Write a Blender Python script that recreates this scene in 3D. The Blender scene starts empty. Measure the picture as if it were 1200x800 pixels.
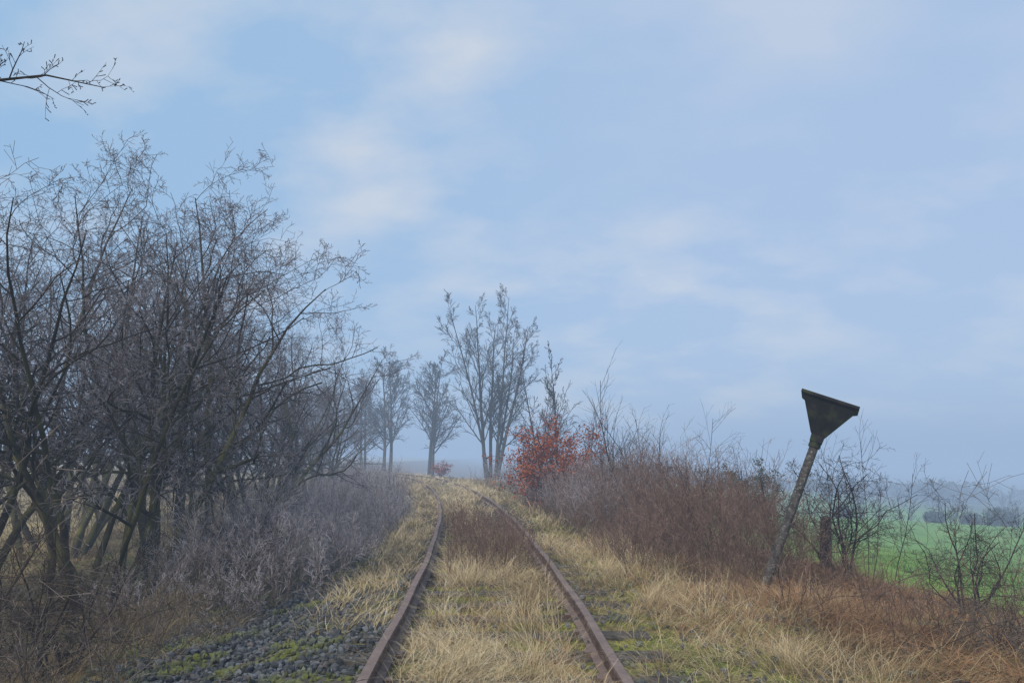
import bpy, math, numpy as np, time
from mathutils import Vector
rng=np.random.default_rng(11)
scene=bpy.context.scene
COL=scene.collection
# ------------------------------------------------------------ terrain
def xc(y):
    y=np.clip(np.asarray(y,float),-30,95)
    return -.01*y-.0022*y*np.abs(y)-.004*np.maximum(y-42,0)**2
def sstep(a,b,v):
    t=np.clip((v-a)/(b-a),0,1); return t*t*(3-2*t)
def zg(x,y):
    x=np.asarray(x,float); y=np.asarray(y,float)
    s=x-xc(y)
    z=-.03-.20*sstep(-1.3,-2.6,s)*(s<0)
    z=np.where(s<-4,z+np.minimum((-4-s)*.022,2.2),z)
    z=np.where(s>0,-.03-.10*sstep(1.5,3.4,s),z)
    r=np.maximum(s-3.4,0)
    z=z-.15*np.minimum(r,20)*sstep(0,2.5,r)-.055*np.clip(r-20,0,170)-.01*np.clip(r-190,0,400)
    w=sstep(1.2,3,np.abs(s))
    b=.05*np.sin(x*1.3+y*.7)+.04*np.sin(x*2.9-y*1.7+1)+.035*np.sin(y*2.3+x*.4+2)
    big=.35*np.sin(x*.09+1)*np.sin(y*.07+.5)*sstep(6,25,np.abs(s))
    return z+b*w+big*sstep(8,25,np.abs(s))+.012*np.sin(x*7+y*5)*np.sin(y*6-x*3)
# smooth random fields for clumping
_ang=rng.uniform(0,6.28,(6,9));_ph=rng.uniform(0,6.28,(6,9));_fr=rng.uniform(.6,1.7,(6,9))
def field(x,y,sc=1.0,k=0):
    v=0
    for i in range(9):
        v=v+np.sin(sc*_fr[k,i]*(np.cos(_ang[k,i])*x+np.sin(_ang[k,i])*y)*2+_ph[k,i])
    return v/3.0
# ------------------------------------------------------------ mesh helpers
def mkmesh(name,V,F,attrs=None,flat=False):
    me=bpy.data.meshes.new(name)
    V=np.ascontiguousarray(V,dtype=np.float32); F=np.ascontiguousarray(F,dtype=np.int32)
    k=F.shape[1]
    me.vertices.add(len(V)); me.vertices.foreach_set('co',V.ravel())
    me.loops.add(F.size); me.loops.foreach_set('vertex_index',F.ravel())
    me.polygons.add(len(F)); me.polygons.foreach_set('loop_start',np.arange(0,F.size,k,dtype=np.int32))
    me.update(calc_edges=True)
    for a,v in (attrs or {}).items():
        at=me.attributes.new(a,'FLOAT','POINT'); at.data.foreach_set('value',np.ascontiguousarray(v,dtype=np.float32))
    me.polygons.foreach_set('use_smooth',np.full(len(F),not flat))
    me.update()
    return me
def mkobj(name,me,mat=None,parent=None,loc=(0,0,0),rz=0,sc=1):
    if mat is not None and len(me.materials)==0: me.materials.append(mat)
    o=bpy.data.objects.new(name,me); COL.objects.link(o)
    o.location=loc; o.rotation_euler=(0,0,rz)
    o.scale=(sc,sc,sc) if np.isscalar(sc) else sc
    if parent: o.parent=parent
    return o
def merge(parts):
    Vs=[];Fs=[];A={};off=0
    for V,F,a in parts:
        Vs.append(V);Fs.append(F+off);off+=len(V)
        for k,v in a.items(): A.setdefault(k,[]).append(v)
    return np.concatenate(Vs),np.concatenate(Fs),{k:np.concatenate(v) for k,v in A.items()}
def norm(a): return a/np.maximum(np.linalg.norm(a,axis=-1,keepdims=True),1e-9)
def tubes(P,R,sides,lv0=0,lv1=1):
    n,k,_=P.shape
    T=norm(np.gradient(P,axis=1))
    Tm=norm(P[:,-1]-P[:,0]+1e-6)
    ref=norm(np.cross(Tm,rng.normal(size=(n,3))))[:,None,:]
    N=norm(np.cross(T,np.broadcast_to(ref,T.shape))); B=np.cross(T,N)
    an=np.arange(sides)*2*math.pi/sides
    V=P[:,:,None,:]+R[:,:,None,None]*(np.cos(an)[None,None,:,None]*N[:,:,None,:]+np.sin(an)[None,None,:,None]*B[:,:,None,:])
    idx=np.arange(n*k*sides).reshape(n,k,sides)
    a=idx[:,:-1,:];b=idx[:,1:,:]
    F=np.stack([a,np.roll(a,-1,2),np.roll(b,-1,2),b],-1).reshape(-1,4)
    t=np.linspace(0,1,k)
    at={'rad':np.repeat(R.ravel(),sides),
        'lv':np.broadcast_to((lv0+(lv1-lv0)*t)[None,:,None],(n,k,sides)).ravel(),
        'rnd':np.repeat(rng.random(n),k*sides)}
    return V.reshape(-1,3),F,at
def grow(p,d,L,r,npts,wig,trop,tip):
    n=len(p); P=np.zeros((n,npts,3)); P[:,0]=p; d=norm(d)
    T=np.zeros_like(P);T[:,0]=d
    st=(L/(npts-1))[:,None]
    for i in range(1,npts):
        d=norm(d+rng.normal(size=(n,3))*wig+np.array([0,0,trop]))
        P[:,i]=P[:,i-1]+d*st; T[:,i]=d
    R=r[:,None]*(1-(1-tip)*np.linspace(0,1,npts))[None,:]
    return P,R,T
def children(P,R,T,m,tmin,amin,amax,Lf,rf,lj=.35,rmin=.0015,tail=.6):
    n,k,_=P.shape
    par=np.repeat(np.arange(n),m)
    t=tmin+(1-tmin)*((np.tile(np.arange(m),n)+rng.random(n*m))/m)
    f=t*(k-1)*.999; i=f.astype(int); w=(f-i)[:,None]
    p=P[par,i]*(1-w)+P[par,i+1]*w
    tt=norm(T[par,i]*(1-w)+T[par,i+1]*w)
    rr=R[par,i]*(1-w[:,0])+R[par,i+1]*w[:,0]
    q=norm(np.cross(tt,rng.normal(size=tt.shape)))
    a=np.radians(rng.uniform(amin,amax,len(t)))[:,None]
    d=tt*np.cos(a)+q*np.sin(a)
    Lp=np.linalg.norm(np.diff(P,axis=1),axis=2).sum(1)[par]
    L=Lp*Lf*(1.15-tail*t)*rng.uniform(1-lj,1+lj,len(t))
    return p,d,L,np.maximum(rr*rf,rmin)
def plant(p,d,L,r,levels,sides0=7,tip0=.3,rmin=.0016):
    parts=[];last=None;nl=len(levels)
    for li,lv in enumerate(levels):
        if li>0:
            p,d,L,r=children(P,R,T,lv['m'],lv.get('tmin',.25),lv.get('a',(30,60))[0],lv.get('a',(30,60))[1],lv['Lf'],lv.get('rf',.6),rmin=rmin,tail=lv.get('tail',.6))
        P,R,T=grow(p,d,L,r,lv['n'],lv['wig'],lv['trop'],tip0 if li==0 else .4)
        R=np.maximum(R,rmin)
        s=max(3,sides0-2*li)
        parts.append(tubes(P,R,s,li/nl,(li+1)/nl))
    return merge(parts),(P,R,T)
def replicate(V,F,A,pos,rz,sc):
    n=len(pos);c=np.cos(rz);s=np.sin(rz)
    x=V[:,0];y=V[:,1]
    X=(c[:,None]*x-s[:,None]*y)*sc[:,None]+pos[:,0:1]
    Y=(s[:,None]*x+c[:,None]*y)*sc[:,None]+pos[:,1:2]
    Z=V[:,2][None,:]*sc[:,None]+pos[:,2:3]
    VV=np.stack([X,Y,Z],-1).reshape(-1,3)
    FF=(F[None]+(np.arange(n)*len(V))[:,None,None]).reshape(-1,F.shape[1])
    AA={k:np.tile(v,n) for k,v in A.items()}
    return VV,FF,AA
def blades(x,y,L,w,az,lean,bend,npts=4,z0=-.01,rnd=None):
    n=len(x); t=np.linspace(0,1,npts)[None,:]
    h=L[:,None]*(lean[:,None]*t+bend[:,None]*t*t)
    zz=L[:,None]*(t*np.sqrt(np.maximum(1-lean[:,None]**2,.02))-.62*bend[:,None]*t*t)
    jit=az[:,None]+rng.normal(size=(n,1))*.5*t
    X=x[:,None]+np.cos(jit)*h; Y=y[:,None]+np.sin(jit)*h
    Z=zg(x,y)[:,None]+z0+np.maximum(zz,.01*t+.0)
    ta=az+rng.uniform(-1.2,1.2,n)+math.pi/2
    ww=(w[:,None]*(1-.85*t)*.5)
    A=np.stack([X-np.cos(ta)[:,None]*ww,Y-np.sin(ta)[:,None]*ww,Z],-1)
    B=np.stack([X+np.cos(ta)[:,None]*ww,Y+np.sin(ta)[:,None]*ww,Z],-1)
    V=np.stack([A,B],2)
    idx=np.arange(n*npts*2).reshape(n,npts,2)
    F=np.stack([idx[:,:-1,0],idx[:,:-1,1],idx[:,1:,1],idx[:,1:,0]],-1).reshape(-1,4)
    if rnd is None: rnd=rng.random(n)
    at={'rnd':np.repeat(rnd,npts*2),'lv':np.broadcast_to(t[:,:,None],(n,npts,2)).ravel()}
    return V.reshape(-1,3),F,at
def tufts(nt,per,ys,ss,Lr,wr,rad=.07,leanr=(.1,.6),bendr=(.2,.9),ypow=1.0,npts=4,mask=None,scale_y=True,clump=0,hk=0):
    ty=ys[0]+(ys[1]-ys[0])*rng.random(nt)**ypow
    s=rng.uniform(ss[0],ss[1],nt); tx=xc(ty)+s
    if mask is not None:
        k=mask(tx,ty,s); tx=tx[k];ty=ty[k]
    if clump:
        k=field(tx,ty,1.3,hk)+rng.normal(size=len(tx))*.35>-.9+clump-1; tx=tx[k];ty=ty[k]
    nt=len(tx); tl=rng.uniform(.55,1.25,nt)
    if clump: tl=tl*np.clip(.85+.38*field(tx,ty,1.5,hk),.3,1.7)
    taz=field(tx,ty,.8,3)*3+rng.normal(size=nt)*.6
    tr=np.clip(rng.random(nt)*.6+.4*(.5+.3*field(tx,ty,.9,1)),0,1)
    n=nt*per; i=np.repeat(np.arange(nt),per)
    a=rng.uniform(0,6.28,n); rr=rad*np.sqrt(rng.random(n))*(1+ty[i]*.03)
    x=tx[i]+np.cos(a)*rr;y=ty[i]+np.sin(a)*rr
    az=np.where(rng.random(n)<.4,a,taz[i])+rng.normal(size=n)*.4
    L=rng.uniform(Lr[0],Lr[1],n)*tl[i]
    w=rng.uniform(wr[0],wr[1],n)*(1+np.maximum(y-6,0)*.10 if scale_y else 1)
    return blades(x,y,L,w,az,rng.uniform(*leanr,n),rng.uniform(*bendr,n),npts,rnd=np.clip(.5*rng.random(n)+.5*tr[i],0,1))
# ------------------------------------------------------------ materials
def newmat(name,rough=.9):
    m=bpy.data.materials.new(name);m.use_nodes=True
    nt=m.node_tree;b=nt.nodes['Principled BSDF'];b.inputs['Roughness'].default_value=rough
    b.inputs['Specular IOR Level'].default_value=.15
    return m,nt,b
def N(nt,t,**k):
    n=nt.nodes.new(t)
    for a,v in k.items(): setattr(n,a,v)
    return n
def attr(nt,name):
    a=N(nt,'ShaderNodeAttribute');a.attribute_name=name;return a.outputs['Fac']
def ramp(nt,fac,stops,interp='LINEAR'):
    r=N(nt,'ShaderNodeValToRGB');r.color_ramp.interpolation=interp
    e=r.color_ramp.elements
    while len(e)<len(stops): e.new(.5)
    for i,(p,c) in enumerate(stops):
        e[i].position=p;e[i].color=(c[0],c[1],c[2],1)
    nt.links.new(fac,r.inputs[0]);return r.outputs[0]
def noise(nt,scale,detail=4,vec=None,rough=.55):
    n=N(nt,'ShaderNodeTexNoise');n.inputs['Scale'].default_value=scale;n.inputs['Detail'].default_value=detail
    n.inputs['Roughness'].default_value=rough
    if vec is None:
        g=N(nt,'ShaderNodeNewGeometry');vec=g.outputs['Position']
    nt.links.new(vec,n.inputs['Vector']);return n.outputs['Fac']
def mix(nt,f,a,b,mode='MIX'):
    m=N(nt,'ShaderNodeMix',data_type='RGBA',blend_type=mode)
    for s,v in ((m.inputs[0],f),(m.inputs[6],a),(m.inputs[7],b)):
        if hasattr(v,'links'): nt.links.new(v,s)
        elif isinstance(v,(int,float)): s.default_value=v
        else: s.default_value=(v[0],v[1],v[2],1)
    return m.outputs[2]
def maprange(nt,v,a,b,c=0,d=1):
    m=N(nt,'ShaderNodeMapRange');m.inputs[1].default_value=a;m.inputs[2].default_value=b;m.inputs[3].default_value=c;m.inputs[4].default_value=d
    nt.links.new(v,m.inputs[0]);return m.outputs[0]
def mth(nt,op,a,b=0):
    m=N(nt,'ShaderNodeMath',operation=op)
    for i,v in enumerate((a,b)):
        if hasattr(v,'links'): nt.links.new(v,m.inputs[i])
        else: m.inputs[i].default_value=v
    return m.outputs[0]
def diffuse_out(nt,c):
    d=N(nt,'ShaderNodeBsdfDiffuse');nt.links.new(c,d.inputs['Color'])
    nt.links.new(d.outputs[0],nt.nodes['Material Output'].inputs['Surface'])
    nt.nodes.remove(nt.nodes['Principled BSDF'])
def blade_mat(name,stops,root=(.35,.35,.35),patch=None):
    m,nt,b=newmat(name,.8)
    c=ramp(nt,attr(nt,'rnd'),stops)
    if patch:
        f=maprange(nt,noise(nt,1.1,2),.48,.62)
        c=mix(nt,f,c,patch)
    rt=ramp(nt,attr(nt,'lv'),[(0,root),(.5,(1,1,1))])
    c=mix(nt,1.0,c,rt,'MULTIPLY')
    diffuse_out(nt,c)
    return m
def twig_mat(name,thick,moss,thin,frost,ffrom=.45,fto=1.0,rthick=.03,mossamt=.6):
    m,nt,b=newmat(name,.85)
    lv=attr(nt,'lv');rad=attr(nt,'rad')
    f=maprange(nt,rad,.004,rthick)
    n=noise(nt,3,3)
    bark=mix(nt,mth(nt,'MULTIPLY',maprange(nt,n,.4,.6),mossamt),thick,moss)
    fr=mth(nt,'MULTIPLY',maprange(nt,lv,ffrom,fto),maprange(nt,n,.3,.65,.35,1))
    tw=mix(nt,fr,thin,frost)
    c=mix(nt,f,tw,bark)
    c=mix(nt,1.0,c,ramp(nt,attr(nt,'rnd'),[(0,(.6,.6,.6)),(1,(1.15,1.1,1.1))]),'MULTIPLY')
    diffuse_out(nt,c)
    return m
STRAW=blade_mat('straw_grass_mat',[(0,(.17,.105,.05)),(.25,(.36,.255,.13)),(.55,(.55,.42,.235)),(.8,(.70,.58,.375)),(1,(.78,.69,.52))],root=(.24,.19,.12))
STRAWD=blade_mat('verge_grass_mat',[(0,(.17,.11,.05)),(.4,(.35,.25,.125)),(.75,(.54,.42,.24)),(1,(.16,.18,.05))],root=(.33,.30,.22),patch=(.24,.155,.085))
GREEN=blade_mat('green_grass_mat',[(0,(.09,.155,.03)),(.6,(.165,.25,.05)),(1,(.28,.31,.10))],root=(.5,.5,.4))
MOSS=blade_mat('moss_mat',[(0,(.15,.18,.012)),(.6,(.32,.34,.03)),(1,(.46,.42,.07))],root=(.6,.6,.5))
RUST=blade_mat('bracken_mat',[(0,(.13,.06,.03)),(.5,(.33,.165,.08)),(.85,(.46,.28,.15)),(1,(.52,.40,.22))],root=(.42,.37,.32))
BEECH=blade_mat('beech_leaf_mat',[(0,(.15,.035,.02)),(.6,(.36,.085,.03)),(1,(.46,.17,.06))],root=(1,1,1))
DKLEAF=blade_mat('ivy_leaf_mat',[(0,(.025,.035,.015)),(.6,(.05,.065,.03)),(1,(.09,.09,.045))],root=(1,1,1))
HAW=twig_mat('hawthorn_bark',(.055,.045,.031),(.17,.17,.045),(.055,.046,.042),(.37,.34,.365),.45,.95)
ASH=twig_mat('ash_bark',(.065,.055,.045),(.09,.10,.045),(.055,.045,.038),(.11,.09,.08),.5,1,.08,.4)
FROSTY=twig_mat('frosty_shrub_stems',(.09,.065,.045),(.08,.06,.03),(.16,.125,.105),(.62,.58,.60),.33,.88,.02,.3)
BROWN=twig_mat('brown_shrub_stems',(.07,.045,.032),(.06,.045,.03),(.165,.10,.07),(.38,.27,.22),.42,1,.02,.3)
DKBR=twig_mat('undergrowth_stems',(.055,.040,.030),(.06,.055,.03),(.10,.077,.056),(.30,.255,.23),.42,1,.02,.3)
THORN=twig_mat('thorn_bark',(.045,.036,.028),(.06,.06,.03),(.048,.035,.030),(.11,.085,.07),.5,1,.02,.4)
def ground_mat():
    m,nt,b=newmat('ground_mat',.95)
    s=attr(nt,'lat')
    n1=noise(nt,1.3,5);n2=noise(nt,14,5)
    jit=mth(nt,'ADD',s,mth(nt,'MULTIPLY',mth(nt,'SUBTRACT',n1,.5),2.2))
    straw=ramp(nt,n2,[(.3,(.08,.055,.03)),(.55,(.20,.14,.07)),(.75,(.36,.26,.13))])
    mossy=ramp(nt,n2,[(.3,(.05,.055,.012)),(.6,(.17,.19,.03)),(.8,(.26,.24,.06))])
    bed=mix(nt,maprange(nt,n1,.45,.62),mossy,straw)
    grav=ramp(nt,noise(nt,38,3),[(.3,(.025,.026,.028)),(.55,(.10,.10,.11)),(.75,(.19,.19,.2))])
    left=ramp(nt,n2,[(.3,(.06,.045,.02)),(.55,(.17,.13,.055)),(.8,(.30,.23,.10))])
    field_=ramp(nt,noise(nt,.7,6),[(.3,(.22,.17,.08)),(.6,(.38,.29,.14)),(.8,(.30,.28,.10))])
    bank=ramp(nt,n2,[(.3,(.08,.05,.03)),(.55,(.20,.125,.065)),(.8,(.32,.22,.11))])
    mead=ramp(nt,noise(nt,.35,6),[(.3,(.11,.20,.03)),(.55,(.155,.285,.045)),(.8,(.24,.31,.08))])
    c=mix(nt,maprange(nt,jit,-9,-6),field_,left)
    c=mix(nt,maprange(nt,jit,-3.2,-2.4),c,grav)
    c=mix(nt,maprange(nt,jit,-1.3,-.9),c,bed)
    c=mix(nt,maprange(nt,jit,2.2,3.2),c,bank)
    c=mix(nt,maprange(nt,jit,4.6,5.8),c,mead)
    c=mix(nt,maprange(nt,s,60,90),c,(.09,.11,.05))
    nt.links.new(c,b.inputs['Base Color'])
    bp=N(nt,'ShaderNodeBump');bp.inputs['Strength'].default_value=.7;bp.inputs['Distance'].default_value=.05
    nt.links.new(noise(nt,26,5),bp.inputs['Height']);nt.links.new(bp.outputs[0],b.inputs['Normal'])
    return m
u=np.linspace(-1,1,440)
gx=np.sinh(u*7.0)/math.sinh(7.0)*1500
v=np.linspace(-.75,1,420); gy=np.sinh(v*7.0)/math.sinh(7.0)*1500+6
X,Y=np.meshgrid(gx,gy)
Z=zg(X,Y)
idx=np.arange(X.size).reshape(X.shape)
F=np.stack([idx[:-1,:-1],idx[:-1,1:],idx[1:,1:],idx[1:,:-1]],-1).reshape(-1,4)
lat=X-xc(Y)
lat=np.where(Y>28,np.minimum(lat,3.6+np.maximum(X-4,0)),lat)
mkobj('ground',mkmesh('ground',np.stack([X,Y,Z],-1).reshape(-1,3),F,{'lat':lat.ravel()}),ground_mat())
# ------------------------------------------------------------ track
track=bpy.data.objects.new('railway_track',None);COL.objects.link(track)
def rust_mat():
    m,nt,b=newmat('rusty_rail',.75)
    c=ramp(nt,noise(nt,9,6),[(.3,(.05,.03,.022)),(.5,(.13,.082,.065)),(.72,(.23,.165,.14))])
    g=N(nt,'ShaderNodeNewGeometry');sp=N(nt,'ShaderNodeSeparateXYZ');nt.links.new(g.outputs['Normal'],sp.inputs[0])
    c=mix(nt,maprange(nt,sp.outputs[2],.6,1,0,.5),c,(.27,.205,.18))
    c=mix(nt,maprange(nt,noise(nt,60,3),.5,.8,0,.5),c,(.03,.02,.018))
    nt.links.new(c,b.inputs['Base Color'])
    bp=N(nt,'ShaderNodeBump');bp.inputs['Strength'].default_value=.4;bp.inputs['Distance'].default_value=.004
    nt.links.new(noise(nt,90,4),bp.inputs['Height']);nt.links.new(bp.outputs[0],b.inputs['Normal'])
    return m
RUSTM=rust_mat()
prof=np.array([(-.062,0),(.062,0),(.062,.010),(.012,.028),(.009,.10),(.034,.112),(.0355,.138),(.030,.148),(.0,.1495),(-.030,.148),(-.0355,.138),(-.034,.112),(-.009,.10),(-.012,.028),(-.062,.010)])
ys=np.concatenate([np.arange(-8,40,.4),np.arange(40,95,.8)])
cx=xc(ys);tan=norm(np.stack([np.gradient(cx,ys),np.ones_like(ys)],-1));nor=np.stack([tan[:,1],-tan[:,0]],-1)
for nm,off in (('rail_left',-.752),('rail_right',.752)):
    wob=.008*np.sin(ys*.9+off)+.006*np.sin(ys*2.1)
    c=np.stack([cx,ys],-1)+nor*(off+wob)[:,None]
    zz=.006*np.sin(ys*1.1+off*3)
    V=np.zeros((len(ys),len(prof),3))
    V[:,:,:2]=c[:,None]+nor[:,None]*prof[None,:,0:1]
    V[:,:,2]=prof[None,:,1]+zz[:,None]
    k=len(prof);idx=np.arange(len(ys)*k).reshape(-1,k);a=idx[:-1];b_=idx[1:]
    F=np.stack([a,b_,np.roll(b_,-1,1),np.roll(a,-1,1)],-1).reshape(-1,4)
    mkobj(nm,mkmesh(nm,V.reshape(-1,3),F,flat=True),RUSTM,track)
def boxv(x0,x1,y0,y1,z0,z1):
    V=np.array([(x,y,z) for z in (z0,z1) for y in (y0,y1) for x in (x0,x1)],float)
    F=np.array([(0,2,3,1),(4,5,7,6),(0,1,5,4),(2,6,7,3),(0,4,6,2),(1,3,7,5)])
    return V,F
m_s,nt,b=newmat('old_timber',.9)
nt.links.new(ramp(nt,noise(nt,12,6),[(.3,(.03,.025,.02)),(.7,(.13,.11,.09))]),b.inputs['Base Color'])
parts=[]
sy=np.arange(-4,70,.65)
def boxat(hx,hy,z0,z1,cx_,cy_,hd):
    V,F=boxv(-hx,hx,-hy,hy,z0,z1)
    c,s=math.cos(hd),math.sin(hd)
    V2=V.copy();V2[:,0]=cx_+V[:,0]*c-V[:,1]*s;V2[:,1]=cy_+V[:,0]*s+V[:,1]*c
    return V2,F,{}
cl=[]
for y in sy:
    x=float(xc(y));dx=float(xc(y+.1)-xc(y-.1))/.2
    hd=math.atan2(-dx,1)
    parts.append(boxat(1.25,.12,-.14,-.004,x,y,hd))
    for o_ in (-.752,.752):
        for q in (-.085,.085):
            ox=o_+q
            cl.append(boxat(.022,.05,-.003,.028,x+ox*math.cos(hd),y+ox*math.sin(hd),hd))
V,F,A=merge(parts);mkobj('sleepers',mkmesh('sleepers',V,F,flat=True),m_s,track)
V,F,A=merge(cl);mkobj('rail_clips',mkmesh('rail_clips',V,F,flat=True),RUSTM,track)
# ------------------------------------------------------------ ballast stones
import bmesh
bm=bmesh.new();bmesh.ops.create_icosphere(bm,subdivisions=1,radius=1)
iv=np.array([v.co[:] for v in bm.verts]);bm.verts.index_update();fi=np.array([[v.index for v in f.verts] for f in bm.faces]);bm.free()
ns=15000
y=2.5+11*rng.random(ns)**1.3; s=np.where(rng.random(ns)<.85,rng.uniform(-2.9,-.85,ns),rng.uniform(-.7,3.0,ns))
x=xc(y)+s
r=rng.uniform(.012,.032,ns)
V=iv[None]*rng.uniform(.6,1.3,(ns,len(iv),1))*r[:,None,None]*rng.uniform(.6,1.3,(ns,1,3))
th=rng.uniform(0,6.28,ns);c=np.cos(th)[:,None];s_=np.sin(th)[:,None]
V=np.stack([V[...,0]*c-V[...,1]*s_,V[...,0]*s_+V[...,1]*c,V[...,2]],-1)
V+=np.stack([x,y,zg(x,y)+rng.uniform(-.005,.03,ns)],-1)[:,None]
F=(fi[None]+(np.arange(ns)*len(iv))[:,None,None]).reshape(-1,3)
m_g,nt,b=newmat('ballast_stone',.85)
cc=ramp(nt,attr(nt,'rnd'),[(0,(.028,.030,.033)),(.5,(.065,.068,.073)),(.9,(.14,.145,.155)),(1,(.12,.09,.07))])
cc=mix(nt,maprange(nt,noise(nt,2.2,4),.5,.64,0,.75),cc,(.13,.14,.02))
nt.links.new(cc,b.inputs['Base Color'])
mkobj('ballast_gravel',mkmesh('ballast_gravel',V.reshape(-1,3),F,{'rnd':np.repeat(rng.random(ns),len(iv))},flat=True),m_g)
# ------------------------------------------------------------ grasses
def addgrass(name,parts,mat):
    V,F,A=merge(parts);return mkobj(name,mkmesh(name,V,F,A),mat)
off_rail=lambda x,y,s:(np.abs(np.abs(s)-.752)>.085)
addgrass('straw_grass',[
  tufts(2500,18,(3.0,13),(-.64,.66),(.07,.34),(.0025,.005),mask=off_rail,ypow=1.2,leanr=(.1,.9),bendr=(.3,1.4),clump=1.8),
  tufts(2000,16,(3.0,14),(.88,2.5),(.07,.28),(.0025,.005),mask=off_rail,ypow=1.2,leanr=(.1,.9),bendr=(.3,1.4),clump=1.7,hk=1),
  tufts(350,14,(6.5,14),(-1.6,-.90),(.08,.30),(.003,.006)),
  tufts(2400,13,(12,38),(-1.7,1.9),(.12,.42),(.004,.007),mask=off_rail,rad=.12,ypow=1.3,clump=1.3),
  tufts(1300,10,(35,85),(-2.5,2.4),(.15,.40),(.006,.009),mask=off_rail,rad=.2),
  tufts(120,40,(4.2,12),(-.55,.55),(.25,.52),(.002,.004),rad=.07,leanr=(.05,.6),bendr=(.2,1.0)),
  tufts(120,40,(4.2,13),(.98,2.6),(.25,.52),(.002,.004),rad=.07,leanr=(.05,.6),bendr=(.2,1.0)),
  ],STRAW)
addgrass('verge_grass',[
  tufts(2300,14,(4,18),(2.0,5.6),(.12,.42),(.003,.006),rad=.1,leanr=(.1,.9),bendr=(.2,1.3),clump=1,hk=2),
  tufts(3200,14,(4,16),(-9,-2.4),(.12,.38),(.003,.006),rad=.1,leanr=(.2,.9),bendr=(.3,1.3),clump=1,hk=2),
  tufts(2500,10,(14,50),(-22,-3),(.15,.5),(.004,.008),rad=.2),
  tufts(900,10,(18,50),(2.3,6),(.15,.5),(.004,.008),rad=.2),
  ],STRAWD)
mk=lambda x,y,s:field(x,y,1.0,4)>.2
addgrass('green_grass',[
  tufts(3000,10,(8,32),(5.0,20),(.08,.2),(.004,.008),rad=.15,leanr=(.1,.6),bendr=(.1,.7)),
  tufts(1000,9,(3.5,16),(1,5.5),(.06,.18),(.003,.005),mask=mk),
  tufts(550,9,(3.5,14),(-.6,.6),(.06,.16),(.003,.005),mask=mk),
  tufts(1700,9,(4,14),(-8,-2.4),(.06,.2),(.003,.006),mask=mk),
  ],GREEN)
addgrass('moss_patches',[
  tufts(2800,20,(3,18),(-1.6,-.84),(.012,.045),(.004,.008),rad=.07,mask=lambda x,y,s:field(x,y,1.2,5)+(s+1.1)*1.5>-.25),
  tufts(3200,20,(3,16),(-.64,2.2),(.012,.065),(.004,.008),rad=.08,mask=lambda x,y,s:(field(x,y,1.3,0)<.35)&off_rail(x,y,s)),
  ],MOSS)
addgrass('dead_bracken',[
  tufts(1200,16,(4.5,12),(2.8,6.0),(.15,.5),(.004,.010),rad=.16,leanr=(.4,.95),bendr=(.5,1.5),npts=5,mask=lambda x,y,s:field(x,y,.8,2)>-.5),
  tufts(260,14,(6,13),(1.5,3.2),(.15,.4),(.004,.008),rad=.14,leanr=(.3,.9),bendr=(.4,1.2)),
  tufts(200,14,(4.5,13),(-.5,.6),(.1,.3),(.004,.007),rad=.12,leanr=(.3,.9),bendr=(.4,1.2)),
  ],RUST)
# ------------------------------------------------------------ brush thickets
def thicket(name,n,ys,ss,H,mat,m1=6,m2=4,lean=(.0,0),ypow=1,spread=.35,r=.0035,wig=.10,hfun=None,trop=.03,npt=5):
    y=ys[0]+(ys[1]-ys[0])*rng.random(n)**ypow
    s=rng.uniform(ss[0],ss[1],n);x=xc(y)+s
    p=np.stack([x,y,zg(x,y)-.02],-1)
    d=np.stack([rng.normal(size=n)*spread+lean[0],rng.normal(size=n)*spread+lean[1],np.ones(n)],-1)
    L=rng.uniform(H[0],H[1],n)*np.clip(.95+.25*field(x,y,.7,1),.5,1.4)
    if hfun is not None: L=L*hfun(x,y,s)
    rr=np.full(n,r)*rng.uniform(.7,1.3,n)*(1+np.maximum(y-9,0)*.04)
    (V,F,A),_=plant(p,d,L,rr,[dict(n=npt,wig=wig,trop=trop),
        dict(n=3,wig=.15,trop=.06,m=m1,tmin=.3,a=(18,50),Lf=.38,rf=.7),
        dict(n=2,wig=.2,trop=.04,m=m2,tmin=.2,a=(20,55),Lf=.42,rf=.75)],sides0=3,tip0=.5,rmin=.0015)
    return mkobj(name,mkmesh(name,V,F,A),mat)
thicket('frosty_shrub',1200,(7.5,20),(-3.9,-1.6),(.65,1.25),FROSTY,ypow=.9,m1=8,m2=5,hfun=lambda x,y,s:(.5+.5*sstep(-1.5,-2.7,s))*(.45+.55*sstep(-3.9,-3.0,s+sstep(10,14,y))))
thicket('frosty_shrub',600,(20,45),(-5,-1.8),(.8,1.4),FROSTY,m1=6,m2=4)
thicket('frosty_shrub',260,(13,24),(-9,-4.5),(.7,1.3),DKBR,m1=7,m2=4)
thicket('undergrowth',420,(3.2,8.5),(-5.2,-2.2),(.35,.95),DKBR,m1=6,m2=4,spread=.8,lean=(.25,-.1),wig=.16)
thicket('bramble',60,(3.4,8),(-5.2,-2.3),(1.3,2.2),DKBR,m1=7,m2=3,spread=.7,lean=(.3,-.2),wig=.10,trop=-.14,npt=10,r=.005)
thicket('bramble',30,(5.5,9.5),(2.8,5.6),(1.0,1.7),DKBR,m1=6,m2=3,spread=.7,lean=(-.1,-.1),wig=.10,trop=-.12,npt=10,r=.004)
thicket('brown_shrub',1450,(9.0,24),(1.6,4.6),(.95,1.7),BROWN,m1=7,m2=4,hfun=lambda x,y,s:(.45+.55*sstep(1.6,2.8,s))*(1-.45*sstep(3.4,4.4,s))*(1-.3*sstep(17,21,y)))
thicket('frosty_shrub',450,(22,42),(2.0,6),(.8,1.5),FROSTY,m1=6,m2=4)
thicket('frosty_shrub',280,(13,24),(1.5,3.6),(.8,1.35),FROSTY,m1=7,m2=4)
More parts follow.
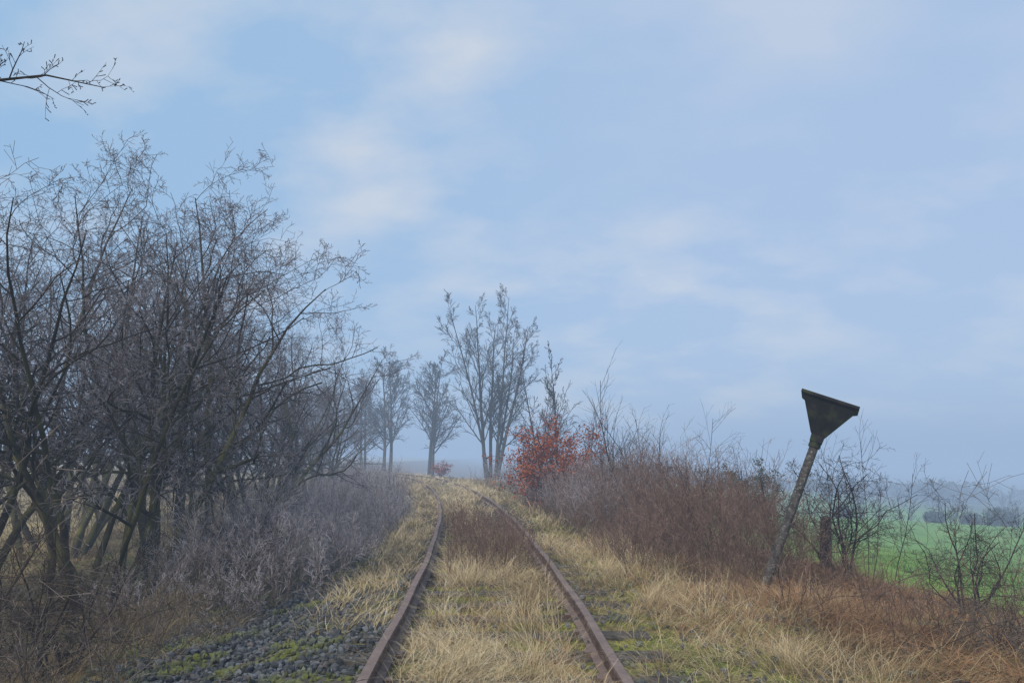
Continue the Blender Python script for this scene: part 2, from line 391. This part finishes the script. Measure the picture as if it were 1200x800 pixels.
thicket('dead_weeds',260,(9,15),(-.5,.65),(.3,.68),BROWN,m1=6,m2=3,spread=.2)
thicket('dead_weeds',200,(6,11),(2.2,4.6),(.3,.85),BROWN,m1=5,m2=2,spread=.35)
thicket('tall_sapling',26,(13,26),(2.6,4.6),(1.7,2.6),THORN,m1=12,m2=4,spread=.18,r=.009)
thicket('tall_sapling',16,(9,14),(3.0,6.0),(.9,1.6),THORN,m1=10,m2=4,spread=.3,r=.006)
thicket('brushwood_pile',330,(4.2,6.8),(3.5,5.6),(.4,.8),DKBR,m1=6,m2=4,spread=1.3,lean=(.3,0),wig=.2,hfun=lambda x,y,s:.3+.7*sstep(3.3,4.4,s))
# ------------------------------------------------------------ thorn bushes
def bush(seed,H=1.3,stems=10,spread=.7):
    n=stems;a=rng.uniform(0,6.28,n)
    p=np.stack([np.cos(a)*.1,np.sin(a)*.1,np.full(n,-.03)],-1)
    d=np.stack([np.cos(a)*spread*rng.random(n),np.sin(a)*spread*rng.random(n),np.ones(n)],-1)
    (V,F,A),last=plant(p,d,rng.uniform(.7,1.1,n)*H,rng.uniform(.008,.015,n),[dict(n=8,wig=.22,trop=.02),
      dict(n=5,wig=.25,trop=.0,m=8,tmin=.15,a=(30,80),Lf=.45,rf=.6),
      dict(n=4,wig=.3,trop=0,m=6,tmin=.1,a=(30,80),Lf=.45,rf=.6),
      dict(n=2,wig=.3,trop=0,m=4,tmin=.1,a=(30,80),Lf=.4,rf=.7)],sides0=5,rmin=.0016)
    return mkmesh('thorn_shrub',V,F,A),last
b1,_=bush(1);b2,_=bush(2,spread=.9);
for (x,y,sc,rz,me) in [(4.3,10.4,1.25,0,b1),(5.15,9.0,.95,1,b2),(5.4,7.4,.8,5,b1),(3.1,13.5,1.1,2,b1),
                       (2.4,17,1.1,1,b1),(5.5,19,1.0,0,b2),(-3.4,6.0,.8,1,b2),(-4.6,6.6,.9,2,b2),(-5.6,7.5,1.1,3,b1),(-3.3,9.5,1.0,3,b1)]:
    mkobj('thorn_shrub',me,THORN,loc=(x,y,float(zg(x,y))),rz=rz,sc=sc)
# ------------------------------------------------------------ hawthorns
rng=np.random.default_rng(2024)
def hawthorn(n=9,H=5.0,spread=.55,base=.45,leanx=0):
    a=np.linspace(0,6.28,n,endpoint=False)+rng.uniform(-.3,.3,n)
    p=np.stack([np.cos(a)*base*rng.uniform(.3,1,n),np.sin(a)*base*rng.uniform(.3,1,n),np.full(n,-.08)],-1)
    sp=spread*rng.uniform(.2,1,n)
    d=np.stack([np.cos(a)*sp+leanx,np.sin(a)*sp,np.ones(n)],-1)
    L=rng.uniform(.78,1.0,n)*H*(1-.25*sp)
    (V,F,A),last=plant(p,d,L,rng.uniform(.034,.062,n),[dict(n=14,wig=.10,trop=.005),
      dict(n=9,wig=.17,trop=.035,m=10,tmin=.22,a=(25,60),Lf=.38,rf=.6,tail=.6),
      dict(n=6,wig=.2,trop=-.01,m=7,tmin=.15,a=(30,70),Lf=.45,rf=.55),
      dict(n=4,wig=.25,trop=-.03,m=6,tmin=.12,a=(30,75),Lf=.45,rf=.6),
      dict(n=2,wig=.2,trop=-.02,m=4,tmin=.1,a=(30,70),Lf=.42,rf=.7)],sides0=8,tip0=.10,rmin=.0020)
    return mkmesh('hawthorn_tree',V,F,A)
hA=hawthorn(10,5.3,.48,.5,.02);hB=hawthorn(8,5.1,.42,.4,.0);hC=hawthorn(8,4.8,.5,.4)
for (x,y,sc,rz,me) in [(-4.5,8.8,1.03,0.4,hA),(-4.75,11.0,1.18,0.9,hB),(-6.3,8.8,1.15,1.2,hC),(-7.4,13,1.3,2,hA),(-5.1,15.5,1.1,.6,hC),(-6.0,20,1.1,3.3,hB),
                       (-9,18,1.1,4,hA),(-7.0,27,1.0,5,hA),(-9,38,1.05,2,hB),(-13,33,1.1,3,hA)]:
    mkobj('hawthorn_tree',me,HAW,loc=(x,y,float(zg(x,y))),rz=rz,sc=sc)
def overhang():
    Pm=np.array([[(0,0,-.1),(-.05,.05,1),(.05,0,2),(0,.1,3.0),(-.3,.1,3.8),(-.8,0,4.6)]],float)
    Rm=np.array([[.11,.095,.085,.07,.05,.02]])
    Pl=np.array([[(0,.05,2.7),(.45,.1,3.35),(.95,.12,3.82),(1.35,.15,4.05),(1.7,.2,4.12),(2.1,.25,4.05)]],float)
    Rl=np.array([[.04,.03,.018,.011,.007,.003]])
    parts=[tubes(Pm,Rm,8,0,.2),tubes(Pl,Rl,6,0,.3)]
    P,R,T=Pl,Rl,norm(np.gradient(Pl,axis=1))
    q=children(P,R,T,9,.45,25,55,.2,.5);P,R,T=grow(*q,5,.18,.02,.4);parts.append(tubes(P,R,4,.3,.42))
    q=children(P,R,T,5,.15,30,70,.4,.6,rmin=.002);P,R,T=grow(*q,4,.25,.0,.5);parts.append(tubes(P,R,3,.4,.42))
    q=children(P,R,T,3,.2,30,70,.3,.8,rmin=.0025);P,R,T=grow(*q,3,.2,.0,1.4);parts.append(tubes(P,R,3,.4,.42))
    P,R,T=Pm,Rm,norm(np.gradient(Pm,axis=1))
    q=children(P,R,T,8,.6,30,60,.25,.5)
    q=(q[0],q[1]*np.array([0.2,1,1])-np.array([.7,0,0]),q[2],q[3])
    P,R,T=grow(*q,6,.15,.03,.4);parts.append(tubes(P,R,4,.3,.6))
    q=children(P,R,T,9,.15,30,70,.4,.6);P,R,T=grow(*q,4,.2,.0,.5);parts.append(tubes(P,R,3,.6,.9))
    V,F,A=merge(parts);return mkmesh('overhanging_tree',V,F,A)
mkobj('overhanging_tree',overhang(),HAW,loc=(-5.0,4.9,float(zg(-5.0,4.9))+.2))
# ------------------------------------------------------------ tall bare trees
def tall(n=5,H=10,spread=.14,r=.11,m=(14,7,5),asc=(22,45),Lf=.30,trop=.09,rmin=.008,wig=.03,st=.03):
    a=np.linspace(0,6.28,n,endpoint=False)+rng.uniform(-.4,.4,n)
    p=np.stack([np.cos(a)*.25,np.sin(a)*.25,np.full(n,-.2)],-1) if n>1 else np.array([[0,0,-.2]])
    d=np.stack([np.cos(a)*spread*rng.uniform(.3,1,n),np.sin(a)*spread*rng.uniform(.3,1,n),np.ones(n)],-1)
    L=rng.uniform(.86,1.02,n)*H
    (V,F,A),last=plant(p,d,L,rng.uniform(.7,1,n)*r,[dict(n=14,wig=wig,trop=st),
      dict(n=7,wig=.08,trop=trop,m=m[0],tmin=.2,a=asc,Lf=Lf,rf=.45,tail=.85),
      dict(n=5,wig=.12,trop=.05,m=m[1],tmin=.2,a=(25,50),Lf=.40,rf=.5),
      dict(n=3,wig=.15,trop=.03,m=m[2],tmin=.2,a=(25,50),Lf=.45,rf=.6)],sides0=7,tip0=.10,rmin=rmin)
    return (V,F,A),last
t1,_=tall(6,10.9,.26,.13,(18,9,6),(25,50),.28,.06,.009,wig=.025,st=.02)
t2,_=tall(2,9.5,.14,.19,(24,10,7),(32,62),.38,.06,.012)
t3,l3=tall(2,6.6,.15,.06,(18,7,4),(25,50),.28,.05)
m1_=mkmesh('tall_bare_tree',*t1);m2_=mkmesh('bare_tree',*t2);m3_=mkmesh('slender_bare_tree',*t3)
def put(nm,me,mat,x,y,rz,sc): return mkobj(nm,me,mat,loc=(x,y,float(zg(x,y))),rz=rz,sc=sc)
put('tall_bare_tree',m1_,ASH,-1.3,50,0,1.1)
put('slender_bare_tree',m3_,ASH,1.6,33,0,1.0)
put('slender_bare_tree',m3_,ASH,1.6,41,2,.98)
put('bare_tree',m2_,ASH,-10.9,68,0,1.08);put('bare_tree',m2_,ASH,-6.9,66,2,1.08);put('bare_tree',m2_,ASH,-14.5,76,4,1.0)
put('bare_tree',m2_,ASH,-19,80,3,.95)
# leaves
def leaves(P,n,size,jit=.05):
    nn,k,_=P.shape
    i=rng.integers(0,nn,n);j=rng.integers(0,k,n)
    c=P[i,j]+rng.normal(size=(n,3))*jit
    a=norm(rng.normal(size=(n,3)));b=norm(np.cross(a,rng.normal(size=(n,3))))
    s=rng.uniform(.6,1.2,n)[:,None]*size
    V=np.stack([c-a*s,c+b*s*.5,c+a*s,c-b*s*.5],1).reshape(-1,3)
    F=np.arange(n*4).reshape(-1,4)
    return V,F,{'rnd':np.repeat(rng.random(n),4),'lv':np.ones(n*4)}
def leafbush(name,H,spread,n,size,lm,loc,sc=1,stems=8):
    me,(P,R,T)=bush(0,H,stems,spread)
    e=bpy.data.objects.new(name,None);COL.objects.link(e);e.location=(loc[0],loc[1],float(zg(*loc)));e.scale=(sc,sc,sc)
    mkobj('branches',me,THORN,e);V,F,A=leaves(P,n,size);mkobj('leaves',mkmesh('leaves',V,F,A),lm,e)
leafbush('copper_beech_shrub',2.5,.5,8500,.04,BEECH,(1.05,20.5),stems=13)
leafbush('copper_beech_shrub',1.3,.5,900,.06,BEECH,(-4.8,54))
leafbush('evergreen_bush',2.2,.6,6000,.045,DKLEAF,(7.4,25))
# distant trees in the valley
lowt,_=tall(3,6,.5,.12,(14,6,3),(30,70),rmin=.012)
def row(name,pts,smin,smax):
    pts=np.array(pts,float);n=len(pts)
    pos=np.stack([pts[:,0],pts[:,1],zg(pts[:,0],pts[:,1])-.5],-1)
    V,F,A=replicate(*lowt,pos,rng.uniform(0,6.28,n),rng.uniform(smin,smax,n))
    mkobj(name,mkmesh(name,V,F,A),ASH)
row('distant_hedgerow',[(30+i*1.9+rng.normal()*.8,82-i*.7+rng.normal()*1.5) for i in range(24)],.35,.6)
row('distant_tree_line',[(34+i*3.6+rng.normal()*2,165-i*.9+rng.normal()*6) for i in range(34)],.7,1.2)
def clumps(name,centres,rad,hgt,n,size,mat):
    C=np.array(centres,float);m=len(C)
    i=rng.integers(0,m,n);u=norm(rng.normal(size=(n,3)))*(rng.random(n)**.4)[:,None]
    sc=rng.uniform(.5,1.2,m)[i][:,None]
    z0=zg(C[:,0],C[:,1])[i]
    c=np.stack([C[i,0],C[i,1],z0],-1)+u*np.array([rad,rad,hgt])*sc+np.array([0,0,hgt*.6])*sc
    a=norm(rng.normal(size=(n,3)));b=norm(np.cross(a,rng.normal(size=(n,3))))
    s=rng.uniform(.5,1.2,n)[:,None]*size
    V=np.stack([c-a*s,c+b*s*.6,c+a*s,c-b*s*.6],1).reshape(-1,3)
    mkobj(name,mkmesh(name,V,np.arange(n*4).reshape(-1,4),{'rnd':np.repeat(rng.random(n),4),'lv':np.ones(n*4)}),mat)
clumps('distant_bushes',[(43,80),(47.5,77),(36,86),(52,72),(30,92),(60,96),(49,84)],1.6,1.2,3800,.2,DKLEAF)
clumps('distant_woodland',[(30+i*4+rng.normal()*2,235-i*.8+rng.normal()*12) for i in range(44)],6,3.0,24000,.6,DKLEAF)
# ------------------------------------------------------------ leaning sign
sign=bpy.data.objects.new('leaning_railway_sign',None);COL.objects.link(sign)
sx,sy_=2.72,9.0
sign.location=(sx,sy_,float(zg(sx,sy_))-.20)
sign.rotation_euler=(math.radians(2),math.radians(22.0),math.radians(0))
m_p,nt,b=newmat('weathered_post',.85)
c=ramp(nt,noise(nt,16,6),[(.3,(.03,.024,.022)),(.5,(.062,.052,.046)),(.7,(.12,.11,.10))])
c=mix(nt,maprange(nt,noise(nt,34,3),.58,.66,0,.7),c,(.24,.25,.22))
nt.links.new(c,b.inputs['Base Color'])
bp=N(nt,'ShaderNodeBump');bp.inputs['Strength'].default_value=.6;bp.inputs['Distance'].default_value=.01
nt.links.new(noise(nt,50,4),bp.inputs['Height']);nt.links.new(bp.outputs[0],b.inputs['Normal'])
m_f,nt,b=newmat('blackened_sheet_metal',.65)
c=ramp(nt,noise(nt,7,6),[(.3,(.004,.004,.004)),(.55,(.012,.010,.009)),(.75,(.035,.025,.018))])
c=mix(nt,maprange(nt,noise(nt,5,5),.48,.64,0,.75),c,(.034,.042,.012))
nt.links.new(c,b.inputs['Base Color'])
LP=2.14
P=np.array([[(0,0,0),(0,0,.5),(0,0,1.0),(0,0,1.5),(0,0,LP)]],float);R=np.array([[.055,.054,.053,.052,.051]])
V,F,A=tubes(P,R,14);mkobj('post',mkmesh('post',V,F),m_p,sign)
def loft(name,secs,mat,parent,rz=0,bw=.004,caps=True):
    V=[];F=[]
    for hx,hy,z in secs: V+=[(-hx,-hy,z),(hx,-hy,z),(hx,hy,z),(-hx,hy,z)]
    for i in range(len(secs)-1):
        for j in range(4): F.append((i*4+j,i*4+(j+1)%4,(i+1)*4+(j+1)%4,(i+1)*4+j))
    if caps: F.append((3,2,1,0));k=(len(secs)-1)*4;F.append((k,k+1,k+2,k+3))
    o=mkobj(name,mkmesh(name,np.array(V),np.array(F),flat=True),mat,parent,rz=rz)
    bv=o.modifiers.new('b','BEVEL');bv.width=bw;bv.segments=2;return o
HR=math.radians(-22)
loft('head_funnel',[(.068,.068,LP-.06),(.072,.072,LP+.02),(.275,.19,LP+.40),(.285,.20,LP+.405),(.32,.225,LP+.425),(.32,.225,LP+.458),(.28,.19,LP+.459),(.27,.18,LP+.43)],m_f,sign,rz=HR)
V,F,A=tubes(np.array([[(0,0,LP-.12),(0,0,LP-.02)]],float),np.array([[.066,.066]]),14);mkobj('collar',mkmesh('collar',V,F),m_f,sign)
for i,(hx) in enumerate((-1,1)):
    P=np.array([[(hx*.076,-.076,LP+.03),(hx*.270,-.188,LP+.39)]],float);c,s=math.cos(HR),math.sin(HR)
    P=np.stack([P[...,0]*c-P[...,1]*s,P[...,0]*s+P[...,1]*c,P[...,2]],-1)
    V,F,A=tubes(P,np.array([[.008,.008]]),6);mkobj('seam_%d'%(i+1),mkmesh('seam',V,F),m_f,sign)
fp=bpy.data.objects.new('wooden_fence_post',None);COL.objects.link(fp);fp.location=(4.35,11.0,float(zg(4.35,11.0)));fp.rotation_euler=(.03,.04,.4)
loft('post_body',[(.06,.055,-.2),(.062,.056,.3),(.057,.053,.72),(.03,.03,.78)],m_p,fp,bw=.008)
# ------------------------------------------------------------ fog bank
V,F=boxv(-1450,1450,-900,1450,-60,16)
fg=mkobj('fog',mkmesh('fog',V,F,flat=True))
m=bpy.data.materials.new('fog_mat');m.use_nodes=True;nt=m.node_tree;nt.nodes.clear()
o=N(nt,'ShaderNodeOutputMaterial');ad=N(nt,'ShaderNodeAddShader');ab=N(nt,'ShaderNodeVolumeAbsorption');em=N(nt,'ShaderNodeEmission')
SIG=.0050
ab.inputs['Color'].default_value=(0,0,0,1);ab.inputs['Density'].default_value=SIG
em.inputs['Color'].default_value=(.345,.475,.675,1);em.inputs['Strength'].default_value=SIG  # fog glows by itself, standing in for skylight scattered inside it
nt.links.new(ab.outputs[0],ad.inputs[0]);nt.links.new(em.outputs[0],ad.inputs[1]);nt.links.new(ad.outputs[0],o.inputs['Volume'])
fg.data.materials.append(m)
# ------------------------------------------------------------ sky + sun
w=bpy.data.worlds.new('World');scene.world=w;w.use_nodes=True;nt=w.node_tree
bg=nt.nodes['Background'];out=nt.nodes['World Output']
SE,SA=42,-150
sky=N(nt,'ShaderNodeTexSky',sky_type='NISHITA');sky.sun_disc=False;sky.sun_elevation=math.radians(SE);sky.sun_rotation=math.radians(SA)
tc=N(nt,'ShaderNodeTexCoord');sp=N(nt,'ShaderNodeSeparateXYZ');nt.links.new(tc.outputs['Generated'],sp.inputs[0])
zz=mth(nt,'ADD',mth(nt,'MAXIMUM',sp.outputs[2],0),.35)
cb=N(nt,'ShaderNodeCombineXYZ');nt.links.new(mth(nt,'DIVIDE',sp.outputs[0],zz),cb.inputs[0]);nt.links.new(mth(nt,'DIVIDE',sp.outputs[1],zz),cb.inputs[1])
mp=N(nt,'ShaderNodeMapping');mp.inputs['Scale'].default_value=(1.3,1.7,1);mp.inputs['Rotation'].default_value=(0,0,.35);mp.inputs['Location'].default_value=(5.2,1.1,0)
nt.links.new(cb.outputs[0],mp.inputs[0])
n1=noise(nt,2.3,5,mp.outputs[0],.5);n2=noise(nt,.8,2,mp.outputs[0],.5)
side=maprange(nt,sp.outputs[0],-.6,.25)
veil=mix(nt,side,(.31,.53,.79),(.43,.575,.81))
cf=mth(nt,'MULTIPLY',maprange(nt,n1,.45,.70),maprange(nt,n2,.35,.6,.25,1))
col=mix(nt,cf,veil,(.70,.745,.81))
bg2=N(nt,'ShaderNodeBackground');nt.links.new(col,bg2.inputs[0]);bg2.inputs[1].default_value=1.05
nt.links.new(sky.outputs[0],bg.inputs[0]);bg.inputs[1].default_value=.1
mx=N(nt,'ShaderNodeMixShader');mx.inputs[0].default_value=.87
nt.links.new(bg.outputs[0],mx.inputs[1]);nt.links.new(bg2.outputs[0],mx.inputs[2]);nt.links.new(mx.outputs[0],out.inputs[0])
L=bpy.data.lights.new('sun','SUN');L.energy=3.4;L.angle=math.radians(25);L.color=(1,.95,.87)
lo_=bpy.data.objects.new('sun',L);COL.objects.link(lo_)
dv=Vector((math.sin(math.radians(SA))*math.cos(math.radians(SE)),math.cos(math.radians(SA))*math.cos(math.radians(SE)),math.sin(math.radians(SE))))
lo_.rotation_euler=dv.to_track_quat('Z','Y').to_euler()
# ------------------------------------------------------------ camera
cd=bpy.data.cameras.new('camera');cam=bpy.data.objects.new('camera',cd);COL.objects.link(cam)
cd.sensor_width=36;cd.lens=27;cd.clip_end=5000;cd.clip_start=.05
cam.location=(0,0,1.40);cam.rotation_euler=(math.radians(90+8.53),0,0)
scene.camera=cam
scene.view_settings.view_transform='Standard';scene.view_settings.look='None';scene.view_settings.exposure=0
